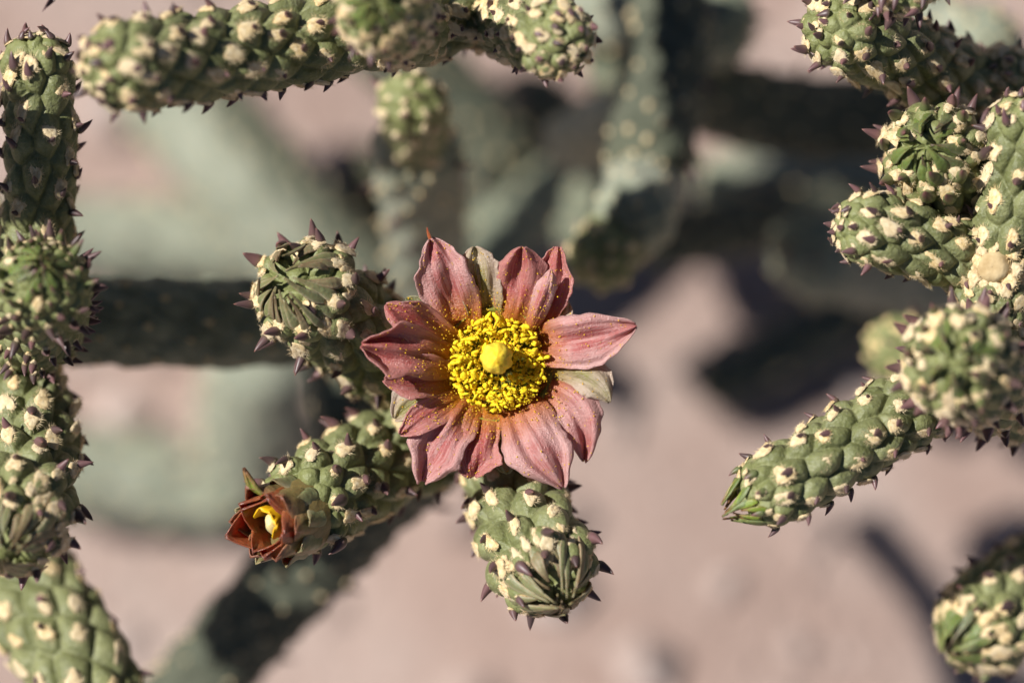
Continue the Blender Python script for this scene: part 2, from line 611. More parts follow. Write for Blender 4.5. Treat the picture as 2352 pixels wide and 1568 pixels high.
        zz = unit(n * 0.92 + y * R_.uniform(0.15, 0.55) + x * side)
        yy = unit(y - zz * np.dot(y, zz))
        xx = np.cross(yy, zz)
        sp = p + n * (hgt - 0.06 * aa) - y * (sl * 0.72 + 0.03 * aa)
        fat = R_.uniform(0.85, 1.12) * (0.55 * L + 0.45 * 0.8 * a)
        if sharp:
            g = GSPINES if (tip in ('knob', 'leafy') and left < 0.55) else SPINES
            o = link('spine', g[R_.randrange(5)], jo, sp)
            set_frame(o, xx, yy, zz, fat * 0.82, fat * 0.82, L)
        else:
            i0 = len(low_v)
            ns = 5
            for q, rr in ((0, 0.20), (0.5, 0.13), (1.0, 0.01)):
                for j in range(ns):
                    an = 6.283 * j / ns
                    low_v.append(sp - org + zz * q * L + yy * 0.25 * q * q * L + (xx * math.cos(an) + yy * math.sin(an)) * rr * L)
            for q in range(2):
                for j in range(ns):
                    low_f.append([i0 + q * ns + j, i0 + q * ns + (j + 1) % ns, i0 + (q + 1) * ns + (j + 1) % ns, i0 + (q + 1) * ns + j, 'S'])
    if not sharp and low_v:
        fm = [1 if (isinstance(ff[-1], str)) else 0 for ff in low_f]
        ff2 = [[q for q in ff if not isinstance(q, str)] for ff in low_f]
        me2 = mesh_from('wool_and_spines', low_v, ff2, ['wool', 'spine'], {'along': np.full(len(low_v), 0.6)}, True, fm)
        o = link('wool_and_spines', me2, jo, org)
        o['kind'] = 'stuff'
    J = dict(obj=jo, ax=ax, surf=surf, S=S, r=r, a=a, R=R_, apex=apex, t=ax.t[-1])
    if rosette:
        add_rosette(J, **rosette)
    return J


def blade(name, parent, line, side, nrm, width, mats, thick=0.00012, nu=14, nv=7, cup=0.25, prof=None, ripple=0.0, seed=0,
          ridge=0.0, solid=True, crumple=0.0, rag=0.0):
    """a leaf or petal over a centre line (n x 3): side and nrm are n x 3 directions, width in metres"""
    R_ = random.Random(seed)
    line = np.asarray(line)
    t = np.linspace(0, 1, len(line))
    tu = np.linspace(0, 1, nu)
    f = lambda a: np.stack([np.interp(tu, t, np.asarray(a)[:, k]) for k in range(3)], -1)
    L, Sd, Nm = f(line), unit(f(side)), unit(f(nrm))
    if prof is None:
        prof = lambda q: np.sin(np.pi * np.clip(0.12 + 0.88 * q, 0, 1) ** 0.8) ** 0.8
    w = prof(tu) * width / 2
    vs_, al, ac = [], [], []
    ph = R_.uniform(0, 6.28)
    waves = [(R_.uniform(2, 9), R_.uniform(-7, 7), R_.uniform(0, 6.28), R_.uniform(0.4, 1.0)) for _ in range(7)]
    rags = [[(R_.uniform(6, 60), R_.uniform(0, 6.28)) for _ in range(5)] for _ in range(2)]
    q1, q2 = R_.uniform(2.0, 3.6), R_.uniform(5, 8)
    for i in range(nu):
        for j in range(nv):
            c = 2 * j / (nv - 1) - 1
            edge = 1.0
            if ripple:
                edge += ripple * 0.55 * math.sin(9 * tu[i] + (3 if c > 0 else 0) + ph) * abs(c) ** 2
            if rag:
                edge += rag * abs(c) ** 3 * tu[i] * sum(math.sin(fq * tu[i] + p2) for fq, p2 in rags[c > 0]) * 0.45
            off = crumple * width * (sum(am * math.sin(fu * tu[i] + fc * c + p3) for fu, fc, p3, am in waves) / 2.5
                                     + 0.22 * math.sin(13 * c + ph) * (1 - tu[i] * 0.5) + 0.12 * math.sin(23 * c + 2 * ph)) * min(1, tu[i] * 3)
            off += cup * w[i] * c * c - ridge * width * max(0, 1 - abs(c) * 1.8)
            off += ripple * width * (0.30 * math.sin(q1 * math.pi * c * 0.8 + ph + 2.2 * tu[i]) + 0.16 * math.sin(q2 * tu[i] + 2 * c + ph)) * tu[i] ** 0.6
            vs_.append(L[i] + Sd[i] * (w[i] * c * edge) + Nm[i] * off)
            al.append(tu[i])
            ac.append(abs(c))
    org = np.asarray(line[0])
    me = mesh_from(name, np.array(vs_) - org, grid_faces(nu, nv, False), mats, {'along': al, 'across': ac})
    o = link(name, me, parent, org)
    if solid:
        md = o.modifiers.new('thickness', 'SOLIDIFY')
        md.thickness = thick
        md.offset = 0
    return o, np.array(vs_), np.array(al)


def add_rosette(J, n=9, start=0.62, mats=('young',), width=0.42, lift=0.10, name='young_leaf', rings=2, beyond=0.10, thick=0.10, tufts=0):
    """narrow leaves that lean in over the tip and meet near the apex"""
    surf, S, r, a, R_ = J['surf'], J['S'], J['r'], J['a'], J['R']
    for ring in range(rings):
        m_ = max(4, n - 2 * ring)
        for k in range(m_):
            st = start * (1 - 0.24 * ring) * R_.uniform(0.60, 1.18)
            th = 6.283 * (k + 0.5 * ring + R_.uniform(-0.42, 0.42)) / m_
            x = np.linspace(1, R_.uniform(0.02, 0.34), 10)
            ss = S - st * r * 0.9 * x ** 1.6
            p, nn, t, d = surf(ss, np.full(10, th) + np.linspace(0, R_.uniform(-0.3, 0.3), 10))
            q = np.linspace(0, 1, 10)[:, None]
            hb = r * (lift + 0.04 * ring + R_.uniform(-0.03, 0.06))
            line = p + nn * (hb * (0.35 + 1.1 * np.sin(q * 2.2))) + J['t'] * (q ** 3 * beyond * r * R_.uniform(0.1, 2.2))
            side = np.cross(unit(np.gradient(line, axis=0)), nn) + nn * R_.uniform(-0.25, 0.25)
            blade(name, J['obj'], line, side, nn, width * r * R_.uniform(0.65, 1.2), [mats[R_.randrange(len(mats))]],
                  thick * MM * 1.6, 14, 9, -0.25, prof=lambda u: (np.clip(u * 1.8 + 0.5, 0, 1) * np.clip((1 - u) * 1.5, 0.0, 1) ** 0.9 + 0.01),
                  ripple=0.05, seed=R_.randrange(9999), ridge=-0.02, crumple=0.04)
    for k in range(tufts):
        th = 6.283 * k / tufts + R_.uniform(-0.2, 0.2)
        p, nn, t, d = surf(np.array([S - r * start * R_.uniform(0.45, 1.15)]), np.array([th]))
        o = link('areole', AREOLES[R_.randrange(5)], J['obj'], p[0] + nn[0] * r * 0.06)
        y = unit(t[0] - nn[0] * np.dot(t[0], nn[0]))
        q = r * R_.uniform(0.07, 0.14)
        set_frame(o, np.cross(y, nn[0]), y, nn[0], q, q * R_.uniform(1.4, 2.4), q)


# ------------------------------------------------------------------ setting: ground
def build_ground():
    half = 60.0
    n = 60
    # fine near the plant, coarse towards the horizon
    k = np.linspace(-1, 1, n)
    c = np.sign(k) * (np.abs(k) * 0.35 + (np.abs(k) ** 9) * (half - 0.35))
    X, Y = np.meshgrid(c, c + 0.03, indexing='ij')
    d = np.sqrt(X ** 2 + Y ** 2)
    Z = 0.0025 * np.sin(X * 31 + 1) * np.cos(Y * 27) + 0.0012 * np.sin(X * 83 + Y * 61)
    Z = np.where(d < 1.5, Z, Z * 4) - 0.002
    v = np.stack([X, Y, Z], -1).reshape(-1, 3)
    me = mesh_from('ground', v, grid_faces(n, n, False), ['ground'])
    o = link('ground', me)
    o['kind'] = 'structure'
    # loose grit
    vs_, fs = [], []
    ico = [(0, 0, 1), (0.9, 0, 0.3), (0.28, 0.85, 0.3), (-0.72, 0.53, 0.3), (-0.72, -0.53, 0.3), (0.28, -0.85, 0.3), (0, 0, -0.5)]
    icf = [(0, 1, 2), (0, 2, 3), (0, 3, 4), (0, 4, 5), (0, 5, 1), (6, 2, 1), (6, 3, 2), (6, 4, 3), (6, 5, 4), (6, 1, 5)]
    for _ in range(2600):
        x, y = random.uniform(-0.22, 0.22), random.uniform(-0.16, 0.24)
        sz = 0.0006 + 0.0042 * random.random() ** 4
        z = 0.0025 * math.sin(x * 31 + 1) * math.cos(y * 27) + 0.0012 * math.sin(x * 83 + y * 61) - 0.002
        a = random.uniform(0, 6.28)
        i0 = len(vs_)
        for q in ico:
            j = random.uniform(0.75, 1.25)
            vs_.append((x + sz * j * (q[0] * math.cos(a) - q[1] * math.sin(a)), y + sz * j * (q[0] * math.sin(a) + q[1] * math.cos(a)), z + sz * 0.7 * j * q[2] + 0.1 * sz))
        fs += [[i0 + q for q in f] for f in icf]
    me = mesh_from('gravel', vs_, fs, ['pebble'], smooth=False)
    o = link('gravel', me)
    o['kind'] = 'stuff'
    o['label'] = 'fine pinkish grit scattered over the bare soil'
    o['category'] = 'gravel'


build_ground()

KNOB = dict(n=9, start=0.40, mats=('young', 'young', 'young2'), width=0.22, lift=0.03, rings=3, beyond=0.18, tufts=18)
BUD = dict(n=10, start=0.66, mats=('bud', 'bud', 'bud2'), width=0.25, lift=0.07, name='bud_scale', rings=3, beyond=0.30, tufts=34)
TUFT = dict(n=10, start=0.34, mats=('young', 'limeleaf'), width=0.17, lift=0.07, rings=3, beyond=0.26, tufts=10)

# ------------------------------------------------------------------ the flowering branch
B = thing('cholla_branch', 'knobbly green cholla branch carrying the wide-open pink flower with yellow stamens', 'cactus branch', P(300, 1760, -62))
stem_joint(B, [(260, 1800, -60), (560, 1450, -50), (850, 1150, -40), (1060, 960, -27)], 3.9, 3.0, 'old', 11, False, 'dark', spine=(0.0, 0.2), wool=0.3)
C1 = stem_joint(B, [(1080, 960, -24), (930, 850, -15), (760, 715, -5), (668, 648, 1.5)], 3.6, 3.15, 'bud', 12, True, swell=0.10, cap=0.85,
                spine=(0.35, 1.0), spine_len=0.62, rosette=BUD, skip_apex=0.22, H=0.25)
C2 = stem_joint(B, [(1090, 960, -22), (950, 1020, -14), (780, 1110, -6), (672, 1178, -1)], 3.6, 3.0, 'bud', 13, True, swell=0.02, cap=0.55,
                spine=(0.3, 1.0), spine_len=0.62, skip_apex=0.30, H=0.23)
C3 = stem_joint(B, [(1120, 960, -20), (1165, 1080, -12), (1210, 1220, -4), (1276, 1345, 3)], 3.4, 3.1, 'bud', 14, True, swell=0.08, cap=0.9,
                spine=(0.6, 1.0), spine_len=0.62, rosette=dict(BUD, n=11, start=0.80, width=0.26), skip_apex=0.22, H=0.25)
C0 = stem_joint(B, [(1080, 965, -27), (1105, 900, -18), (1135, 845, -6.5)], 4.0, 2.6, 'old', 15, True, cap=0.5, swell=0.0, skip_apex=0.4)


# ---- flower
FC = P(1140, 838, 0)
FZ = -fwd
def build_flower(root):
    # throat: a cup, deep in the middle
    prof = [(0.1, -6.6), (1.2, -6.4), (2.4, -5.6), (3.4, -4.2), (4.1, -2.6), (4.4, -1.9), (4.7, -2.6), (4.5, -4.4), (3.9, -6.6), (3.2, -8.6)]
    nv = 40
    vs_ = []
    for (r_, z_) in prof:
        for j in range(nv):
            a = 6.28319 * j / nv
            vs_.append(FC + (rgt * math.cos(a) + upv * math.sin(a)) * r_ * MM + FZ * z_ * MM)
    me = mesh_from('flower', np.array(vs_) - FC, grid_faces(len(prof), nv, True), ['cup'])
    fl = link('flower', me, root, FC)
    fl['label'] = 'wide-open flower with pink and olive petals round a dense ring of yellow stamens'

    K = lambda x, y: (799.7 + x * 0.42, 508 + y * 0.42)     # close-up trace to grid pixels
    # base, middle, tip, width, depth at base / middle / tip (mm), material, cup, tip kind, layer ripple
    petals = [
        ((640, 600), (535, 330), (448, 95), 268, (-2.6, -0.4, 0.6), 'pink', 0.22, 'point', 0.07),
        ((760, 560), (718, 330), (690, 140), 215, (-3.2, -1.1, -0.5), 'olive', 0.30, 'round', 0.05),
        ((870, 590), (930, 350), (955, 140), 235, (-2.8, -0.6, 0.4), 'deep', -0.10, 'round', 0.09),
        ((1010, 620), (1100, 380), (1145, 140), 190, (-3.4, -1.2, -0.6), 'deep', 0.35, 'notch', 0.13),
        ((975, 630), (1060, 430), (1110, 265), 100, (-2.2, 0.4, 0.7), 'pink', -0.9, 'round', 0.05),
        ((1040, 610), (1120, 510), (1190, 420), 170, (-3.8, -2.2, -2.0), 'olive', 0.3, 'round', 0.07),
        ((1030, 680), (1270, 655), (1575, 570), 262, (-2.6, -0.3, 0.2), 'pink', 0.20, 'point', 0.06),
        ((1040, 800), (1290, 850), (1425, 985), 190, (-3.0, -0.5, -0.9), 'olive', -0.25, 'round', 0.08),
        ((1030, 900), (1240, 1030), (1292, 1310), 225, (-3.0, -1.0, -1.9), 'pink', 0.05, 'point', 0.08),
        ((910, 980), (1030, 1210), (1172, 1455), 312, (-2.4, 0.1, -0.6), 'pink', -0.10, 'point', 0.09),
        ((840, 1010), (845, 1200), (870, 1378), 150, (-3.8, -2.2, -2.2), 'greenp', 0.20, 'round', 0.04),
        ((770, 1000), (700, 1230), (682, 1400), 240, (-3.0, -0.9, -1.2), 'deep', 0.18, 'notch', 0.08),
        ((670, 980), (520, 1190), (405, 1425), 268, (-2.6, -0.4, -0.8), 'pink', 0.0, 'notch', 0.08),
        ((590, 930), (400, 960), (255, 1080), 190, (-3.6, -1.8, -2.0), 'olive', 0.25, 'round', 0.06),
        ((620, 960), (440, 1060), (283, 1165), 150, (-2.4, -0.2, 0.3), 'deep', 0.25, 'point', 0.06),
        ((590, 860), (370, 850), (195, 865), 215, (-2.8, 0.1, 1.5), 'deep', 0.28, 'point', 0.05),
        ((590, 680), (380, 560), (205, 455), 195, (-2.8, 0.5, 1.8), 'deep', 0.30, 'point', 0.05),
        ((580, 770), (320, 715), (75, 675), 255, (-2.2, 1.2, 2.8), 'deep', 0.30, 'notch', 0.08),
        ((580, 620), (430, 500), (318, 420), 120, (-3.8, -2.2, -1.8), 'greenp', 0.25, 'point', 0.04),
    ]
    pts_pollen = []
    for i, (b0, m0, t0, w0, dz, mk, cup, kind, rip) in enumerate(petals):
        A, Bm, T = (P(*K(*q), z) for q, z in zip((b0, m0, t0), dz))
        t = np.linspace(0, 1, 24)[:, None]
        Cc = 2 * Bm - 0.5 * (A + T)
        line = (1 - t) ** 2 * A + 2 * t * (1 - t) * Cc + t ** 2 * T
        tang = unit(np.gradient(line, axis=0))
        nrm = unit(FZ - tang * np.sum(tang * FZ, 1, keepdims=True))
        side = np.cross(tang, nrm)
        if kind == 'point':
            prof = lambda u: (0.62 + 0.40 * np.sin(np.pi * np.clip(u / 1.12, 0, 1) ** 0.9)) * np.clip((1 - u) / 0.34, 0.012, 1) ** 0.50
        elif kind == 'round':
            prof = lambda u: (0.62 + 0.40 * np.sin(np.pi * np.clip(u / 1.25, 0, 1))) * np.clip((1 - u) / 0.26, 0.02, 1) ** 0.50
        else:
            prof = lambda u: (0.62 + 0.40 * np.sin(np.pi * np.clip(u / 1.3, 0, 1))) * np.clip((1 - u) / 0.30, 0.05, 1) ** 0.55 * (1 - 0.10 * np.sin(u * 17) * u)
        o, vv, al = blade('petal', fl, line, side, nrm, w0 * 1.12 * 0.42 * PX, [mk], 0.00009, 44, 27, cup, prof, rip * 2.0, 40 + i, crumple=0.09, rag=0.07)
        n0 = 30 if mk in ('pink', 'deep') else 16
        for _ in range(n0 * 4):
            ti = random.random() ** 1.7
            k = int(ti * 43) * 27 + random.randrange(1, 26)
            k2 = min(k + random.choice((1, 27)), len(vv) - 1)
            pts_pollen.append(vv[k] + (vv[k2] - vv[k]) * random.random() + nrm[12] * 0.00013)
        if kind == 'point' and i in (0,):
            # the thread-like red tip
            ln = np.array([line[-2], P(*K(436, 60), 0.7), P(*K(432, 34), 0.8)])
            th_, _, _ = blade('petal_tip', fl, ln, np.repeat(rgt[None], 3, 0), np.repeat(FZ[None], 3, 0), 0.00035, ['rust'], 0.0002, 6, 3, 0, lambda u: 1 - 0.8 * u)
    # stamens: anthers on bent filaments, several ranks deep
    def stamen_mesh(seed):
        R_ = random.Random(seed)
        v, f, fm = [], [], []
        bx, by = R_.uniform(-.25, .25), R_.uniform(-.25, .25)
        for i in range(4):
            q = i / 3
            for j in range(5):
                a = 6.283 * j / 5
                v.append((0.055 * math.cos(a) + bx * q * (1 - q), 0.055 * math.sin(a) + by * q * (1 - q), -3.0 * (1 - q)))
        f += grid_faces(4, 5, True).tolist()
        fm += [1] * len(f)
        i0 = len(v)
        nr, ns = 9, 9
        lean = R_.uniform(0.3, 1.35)
        az = R_.uniform(0, 6.28)
        dirv = np.array([math.sin(lean) * math.cos(az), math.sin(lean) * math.sin(az), math.cos(lean)])
        e1 = unit(np.cross(dirv, [0.2, 0.9, 0.3]))
        e2 = np.cross(dirv, e1)
        Lg, fat = R_.uniform(0.45, 1.05), R_.uniform(0.12, 0.20)
        curve = R_.uniform(-0.16, 0.16)
        for i in range(nr):
            q = i / (nr - 1)
            rr = fat * math.sqrt(max(0.03, 1 - (2 * q - 1) ** 4)) * (1 + 0.1 * math.sin(7 * q + seed))
            cc = dirv * (q - 0.35) * Lg + e1 * curve * math.sin(math.pi * q)
            for j in range(ns):
                a = 6.283 * j / ns
                rl = rr * (1 + 0.22 * math.cos(2 * a) + R_.uniform(-0.24, 0.24))
                v.append(tuple(cc + e1 * rl * math.cos(a) + e2 * rl * math.sin(a)))
        g = (grid_faces(nr, ns, True) + i0).tolist()
        g += [[i0 + j for j in range(ns)][::-1], [i0 + (nr - 1) * ns + j for j in range(ns)]]
        f += g
        fm += [0] * len(g)
        return mesh_from('stamen', np.array(v) * MM, f, ['anther', 'filament'], None, True, fm)
    kinds = [stamen_mesh(k) for k in range(18)]
    SC = P(1142, 836, 0)
    placed = []
    tries = 0
    while len(placed) < 280 and tries < 30000:
        tries += 1
        rr = 1.2 + 2.45 * math.sqrt(random.random())
        a = random.uniform(0, 6.283)
        q = np.array([rr * math.cos(a), rr * math.sin(a)])
        if any((q[0] - p_[0]) ** 2 + (q[1] - p_[1]) ** 2 < 0.345 ** 2 for p_ in placed):
            continue
        placed.append(q)
        z = -0.9 + 0.5 * math.cos((rr - 2.9) * 1.1) + random.choice((-0.9, -0.2, 0.0, 0.3)) + random.uniform(-0.3, 0.3)
        org = SC + (rgt * q[0] + upv * q[1]) * MM + FZ * z * MM
        o = link('stamen', kinds[random.randrange(18)], fl, org)
        out = unit(rgt * q[0] + upv * q[1])
        zz = unit(FZ + out * random.uniform(-0.05, 0.35))
        xx = unit(np.cross(upv + rgt * random.uniform(-1, 1), zz))
        yy = np.cross(zz, xx)
        k = random.uniform(0.8, 1.2)
        set_frame(o, xx, yy, zz, k, k, k)
        for _ in range(9):
            pts_pollen.append(org + rng.normal(0, 0.26, 3) * MM + FZ * 0.1 * MM)
    # pistil
    v = []
    nr, ns = 20, 36
    PC = P(1141, 822, 0)
    for i in range(nr):
        q = i / (nr - 1)
        if q < 0.3:
            rr, z = 0.62 + 0.1 * q, -5.0 + q / 0.3 * 5.0
        else:
            u = (q - 0.3) / 0.7
            rr = 1.22 * math.sin(math.pi * (0.16 + 0.84 * u) ** 1.05) ** 0.72 if u < 1 else 0.01
            z = 0.0 + 3.4 * u ** 0.95
        for j in range(ns):
            a = 6.28319 * j / ns
            lob = 1 + (0.11 * abs(math.sin(3.5 * a)) ** 0.7 - 0.05 + 0.04 * math.sin(9 * a + 9 * q)) * (1 if q > 0.3 else 0)
            v.append(PC + (rgt * math.cos(a) + upv * math.sin(a)) * rr * lob * MM + FZ * z * MM)
    f = grid_faces(nr, ns, True).tolist()
    f.append([(nr - 1) * ns + j for j in range(ns)])
    link('stigma', mesh_from('stigma', np.array(v) - PC, f, ['stigma']), fl, PC)
    # pollen
    for _ in range(420):
        rr = 4.3 + abs(random.gauss(0, 0.9))
        a = random.uniform(0, 6.283)
        z = -2.0 + (rr - 4.3) * 0.55
        pts_pollen.append(FC + (rgt * math.cos(a) + upv * math.sin(a)) * rr * MM + FZ * (z + random.uniform(0, 0.5)) * MM)
    vs_, fs = [], []
    oc = [(1, 0, 0), (-1, 0, 0), (0, 1, 0), (0, -1, 0), (0, 0, 1), (0, 0, -1)]
    of = [(0, 2, 4), (2, 1, 4), (1, 3, 4), (3, 0, 4), (2, 0, 5), (1, 2, 5), (3, 1, 5), (0, 3, 5)]
    for p_ in pts_pollen:
        sz = MM * (0.030 + 0.05 * random.random() ** 2)
        i0 = len(vs_)
        vs_ += [p_ + np.array(q) * sz - FC for q in oc]
        fs += [[i0 + q for q in ff] for ff in of]
    po = link('pollen', mesh_from('pollen', vs_, fs, ['pollen']), fl, FC)
    po['kind'] = 'stuff'
    return fl


build_flower(B)


# ---- half-open bud at the end of C2
def open_bud(J):
    ap = P(640, 1196, 0.5)
    ax_d = unit(-rgt * 0.55 - upv * 0.12 - fwd * 0.82)
    e1 = unit(np.cross(ax_d, upv))
    e2 = np.cross(ax_d, e1)
    R_ = random.Random(77)
    v = []
    prof = [(3.2, -2.6), (3.1, -1.0), (2.7, 0.0), (2.35, 0.3), (2.0, -0.6), (1.2, -1.6), (0.1, -1.9)]
    for r_, z_ in prof:
        for j in range(28):
            a = 6.28319 * j / 28
            v.append(ap + (e1 * math.cos(a) + e2 * math.sin(a)) * r_ * MM + ax_d * z_ * MM)
    bo = link('flower_bud', mesh_from('flower_bud', np.array(v) - ap, grid_faces(len(prof), 28, True), ['olive_rust']), J, ap)
    bo['label'] = 'half-open bud with rust-brown tepals round a golden centre'
    rings = [(9, 3.35, 2.8, 2.3, 'bud', 0.30, 0.1, -1.8), (6, 3.1, 3.6, 3.3, 'olive_rust', 0.16, 0.15, -1.0),
             (5, 2.75, 4.4, 3.6, 'rust', 0.12, 0.2, -0.8), (4, 2.3, 3.7, 3.3, 'rust', 0.0, 0.3, -0.8), (3, 1.55, 3.3, 2.2, 'gold', -0.03, 0.3, -0.8)]
    for q, (n, r0, L, w, mk, flare, rip, z0) in enumerate(rings):
        for k in range(n):
            a = 6.283 * (k + 0.5 * (q % 2) + R_.uniform(-.12, .12)) / n + 0.4
            if mk == 'gold':
                a = math.radians((180, 228, 275)[k])
            d = e1 * math.cos(a) + e2 * math.sin(a)
            t = np.linspace(0, 1, 10)[:, None]
            LL = L * (R_.uniform(0.85, 1.05) if mk == 'gold' else R_.uniform(0.85, 1.1))
            fl_ = flare * R_.uniform(0.3, 1.6)
            rad = r0 + fl_ * LL * t ** 2 * 0.7 - 0.85 * t * (1 - t) * 0.5 - (0.55 * t ** 2 if q < 3 else 0.15 * t)
            line = ap + d * rad * MM + ax_d * (z0 + LL * (t - 0.12 * t ** 2)) * MM
            tang = unit(np.gradient(line, axis=0))
            side = np.repeat(np.cross(ax_d, d)[None], 10, 0)
            nn = unit(np.cross(side, tang))
            blade('bud_petal', bo, line, side, nn, w * MM * R_.uniform(0.85, 1.1), [mk], 0.00009, 18, 13, 0.75 * (1 if np.dot(nn[3], d) < 0 else -1),
                  prof=(lambda u: np.clip((1 - u) / 0.22, 0.02, 1) ** 0.5) if mk == 'gold' else (lambda u: np.clip(0.75 + 0.4 * np.sin(u * 3), 0, 1) * np.clip((1 - u) / 0.50, 0.01, 1) ** 0.7), ripple=0.06, seed=R_.randrange(9999), crumple=0.03, rag=0.06)
    # lime leaf standing up beside the bud
    ln = np.array([P(628, 1150, 0.5), P(585, 1125, 2.2), P(560, 1075, 3.0)])
    blade('leaf', bo, ln, np.repeat(unit(rgt - upv * 0.4)[None], 3, 0), np.repeat(-fwd[None], 3, 0), 0.0016, ['limeleaf'], 0.0003, 10, 5, 0.6,
          prof=lambda u: (0.6 + 0.4 * np.sin(3 * u)) * (1 - u) ** 0.6 + 0.02, seed=3)
    # pale stigma inside
    v = []
    for i in range(12):
        u = i / 11
        rr = 1.15 * math.sin(math.pi * min(0.999, 0.22 + 0.78 * u)) ** 0.7
        for j in range(24):
            a = 6.28319 * j / 24
            v.append(ap + (e1 * math.cos(a) * 0.85 + e2 * math.sin(a)) * rr * (1 + 0.10 * abs(math.sin(3 * a))) * MM + (ax_d * (-1.2 + 3.2 * u) - e1 * 0.5 * u * u) * MM)
    f = grid_faces(12, 24, True).tolist() + [[11 * 24 + j for j in range(24)]]
    link('stigma', mesh_from('stigma', np.array(v) - ap, f, ['cream']), bo, ap)


open_bud(B)

# ------------------------------------------------------------------ left branch
Lb = thing('cholla_branch', 'upright green cholla branch with a band of shade across its stem', 'cactus branch', P(-40, 1000, -30))
stem_joint(Lb, [(-120, 1250, -40), (-60, 1050, -26), (0, 900, -13)], 3.4, 2.7, 'old', 20, False, 'stem')
stem_joint(Lb, [(40, 930, -14), (70, 760, -10), (84, 560, -6), (95, 330, -2.5), (80, 78, 1.0)], 2.85, 2.8, 'spiky', 21, True, spine=(0.85, 1.0),
           spine_len=0.50, H=0.13, label='upright stem joint with its middle in shade')
stem_joint(Lb, [(60, 790, -10), (84, 745, -4), (98, 660, 5.5), (96, 618, 9)], 3.55, 2.1, 'knob', 22, True, spine=(0.95, 1.0), spine_len=0.85,
           rosette=dict(KNOB, start=0.26, tufts=4), skip_apex=0.06, wool=0.62, H=0.2, label='round spiny joint end facing outward')
stem_joint(Lb, [(20, 840, -13), (58, 950, -8), (62, 1080, -2.5), (42, 1180, 3), (14, 1246, 7.5)], 3.75, 3.15, 'bud', 23, True, spine=(0.55, 1.0), spine_len=0.62,
           rosette=BUD, skip_apex=0.25, swell=0.06, H=0.21, base=0.62)
stem_joint(Lb, [(-30, 1180, -27), (70, 1360, -19), (170, 1520, -15), (240, 1720, -13)], 4.3, 3.0, 'spiky', 24, True, spine=(0.05, 0.3), spine_len=0.5)
# unseen shoots added along sunbeams, shading the upright joint and the level stem behind
def towards_sun(x, y, z, t):
    """the point t mm up the sunbeam that ends at (x, y, z), back in grid pixels"""
    q = P(x, y, z) + sun_dir * t * MM - cam_pos
    d = float(np.dot(q, fwd))
    return (VW / 2 + float(np.dot(q, rgt)) / (PX * d / DIST), VH / 2 - float(np.dot(q, upv)) / (PX * d / DIST), (DIST - d) / MM)


stem_joint(Lb, [towards_sun(60, 420, -4, 44), towards_sun(75, 395, -4, 32), towards_sun(95, 378, -4, 20), towards_sun(105, 372, -4, 11)], 3.6, 2.8, 'spiky', 25, False)
stem_joint(Lb, [towards_sun(120, 735, -22, 40), towards_sun(250, 735, -23, 37), towards_sun(380, 738, -25, 34), towards_sun(470, 740, -26, 32)], 3.9, 2.8, 'spiky', 26, False)  # added out of view to keep the level back stem in shade

# ------------------------------------------------------------------ top branch
Tb = thing('cholla_branch', 'long green cholla branch lying level with cream areoles, tip rounded and hazy', 'cactus branch', P(1120, -220, -22))
stem_joint(Tb, [(1150, -330, -26), (1110, -120, -17), (1075, 40, -9)], 3.9, 2.8, 'old', 30, False, 'dark', wool=0.4)
stem_joint(Tb, [(1090, 25, -8), (900, 55, -4), (640, 100, 1.5), (400, 138, 8), (212, 152, 14)], 3.3, 2.8, 'spiky', 31, True, spine=(0.75, 1.0),
           spine_len=0.48, H=0.17, wool=1.12)
stem_joint(Tb, [(960, 70, -6), (905, 40, 4), (868, 5, 16)], 3.4, 2.5, 'knob', 32, True, spine=(0.3, 0.7), spine_len=0.5, rosette=KNOB, skip_apex=0.2)
stem_joint(Tb, [(1090, 20, -14), (1180, 50, -5), (1250, 80, 3), (1300, 100, 8)], 2.95, 2.4, 'spiky', 33, True, spine=(0.3, 1.0), spine_len=0.42, wool=1.1,
           label='short joint with a rounded end full of cream areoles')
stem_joint(Tb, [(330, -260, -6), (160, -160, -4), (20, -75, -4)], 3.4, 2.6, 'spiky', 34, False)

# ------------------------------------------------------------------ right branch
Rb = thing('cholla_branch', 'crowded green cholla branch with many short joints forking from woolly white joins', 'cactus branch', P(2480, 700, -20))
stem_joint(Rb, [(2560, 1150, -36), (2470, 900, -22), (2370, 720, -10), (2300, 640, -5)], 3.8, 2.8, 'old', 40, False, 'stem')
stem_joint(Rb, [(2120, -210, 0), (2075, -90, 2), (2045, 12, 4)], 3.35, 2.8, 'spiky', 41, True, spine=(0.8, 1.0), spine_len=0.72, wool=1.1)
stem_joint(Rb, [(2330, 270, -18), (2190, 185, -11), (2020, 105, -4), (1880, 42, 1)], 3.2, 2.6, 'spiky', 42, True, spine=(0.25, 1.0), spine_len=0.62, wool=1.1)
stem_joint(Rb, [(2310, 625, -10), (2255, 520, -15), (2200, 430, -9), (2150, 365, -2), (2128, 338, 2.0)], 3.75, 3.1, 'knob', 43, True, spine=(0.8, 1.0), spine_len=0.72,
           rosette=dict(KNOB, start=0.46, n=10, width=0.24), skip_apex=0.14, H=0.27, label='round green joint end with a rosette of young leaves')
stem_joint(Rb, [(2300, 625, -5), (2200, 585, -2), (2060, 540, 0.5), (1925, 510, 2.5)], 2.85, 2.55, 'spiky', 44, True, spine=(0.35, 1.0), spine_len=0.52, H=0.14, wool=1.08)
stem_joint(Rb, [(2300, 640, -4), (2325, 540, -1), (2350, 400, 0.5), (2362, 215, 3)], 2.9, 2.7, 'spiky', 45, True, spine=(0.35, 1.0), spine_len=0.58, wool=1.1)
stem_joint(Rb, [(2330, 590, -8), (2290, 660, -3), (2270, 760, 0)], 3.1, 2.2, 'old', 46, True, spine=(0.2, 0.4), spine_len=0.4, wool=1.15)
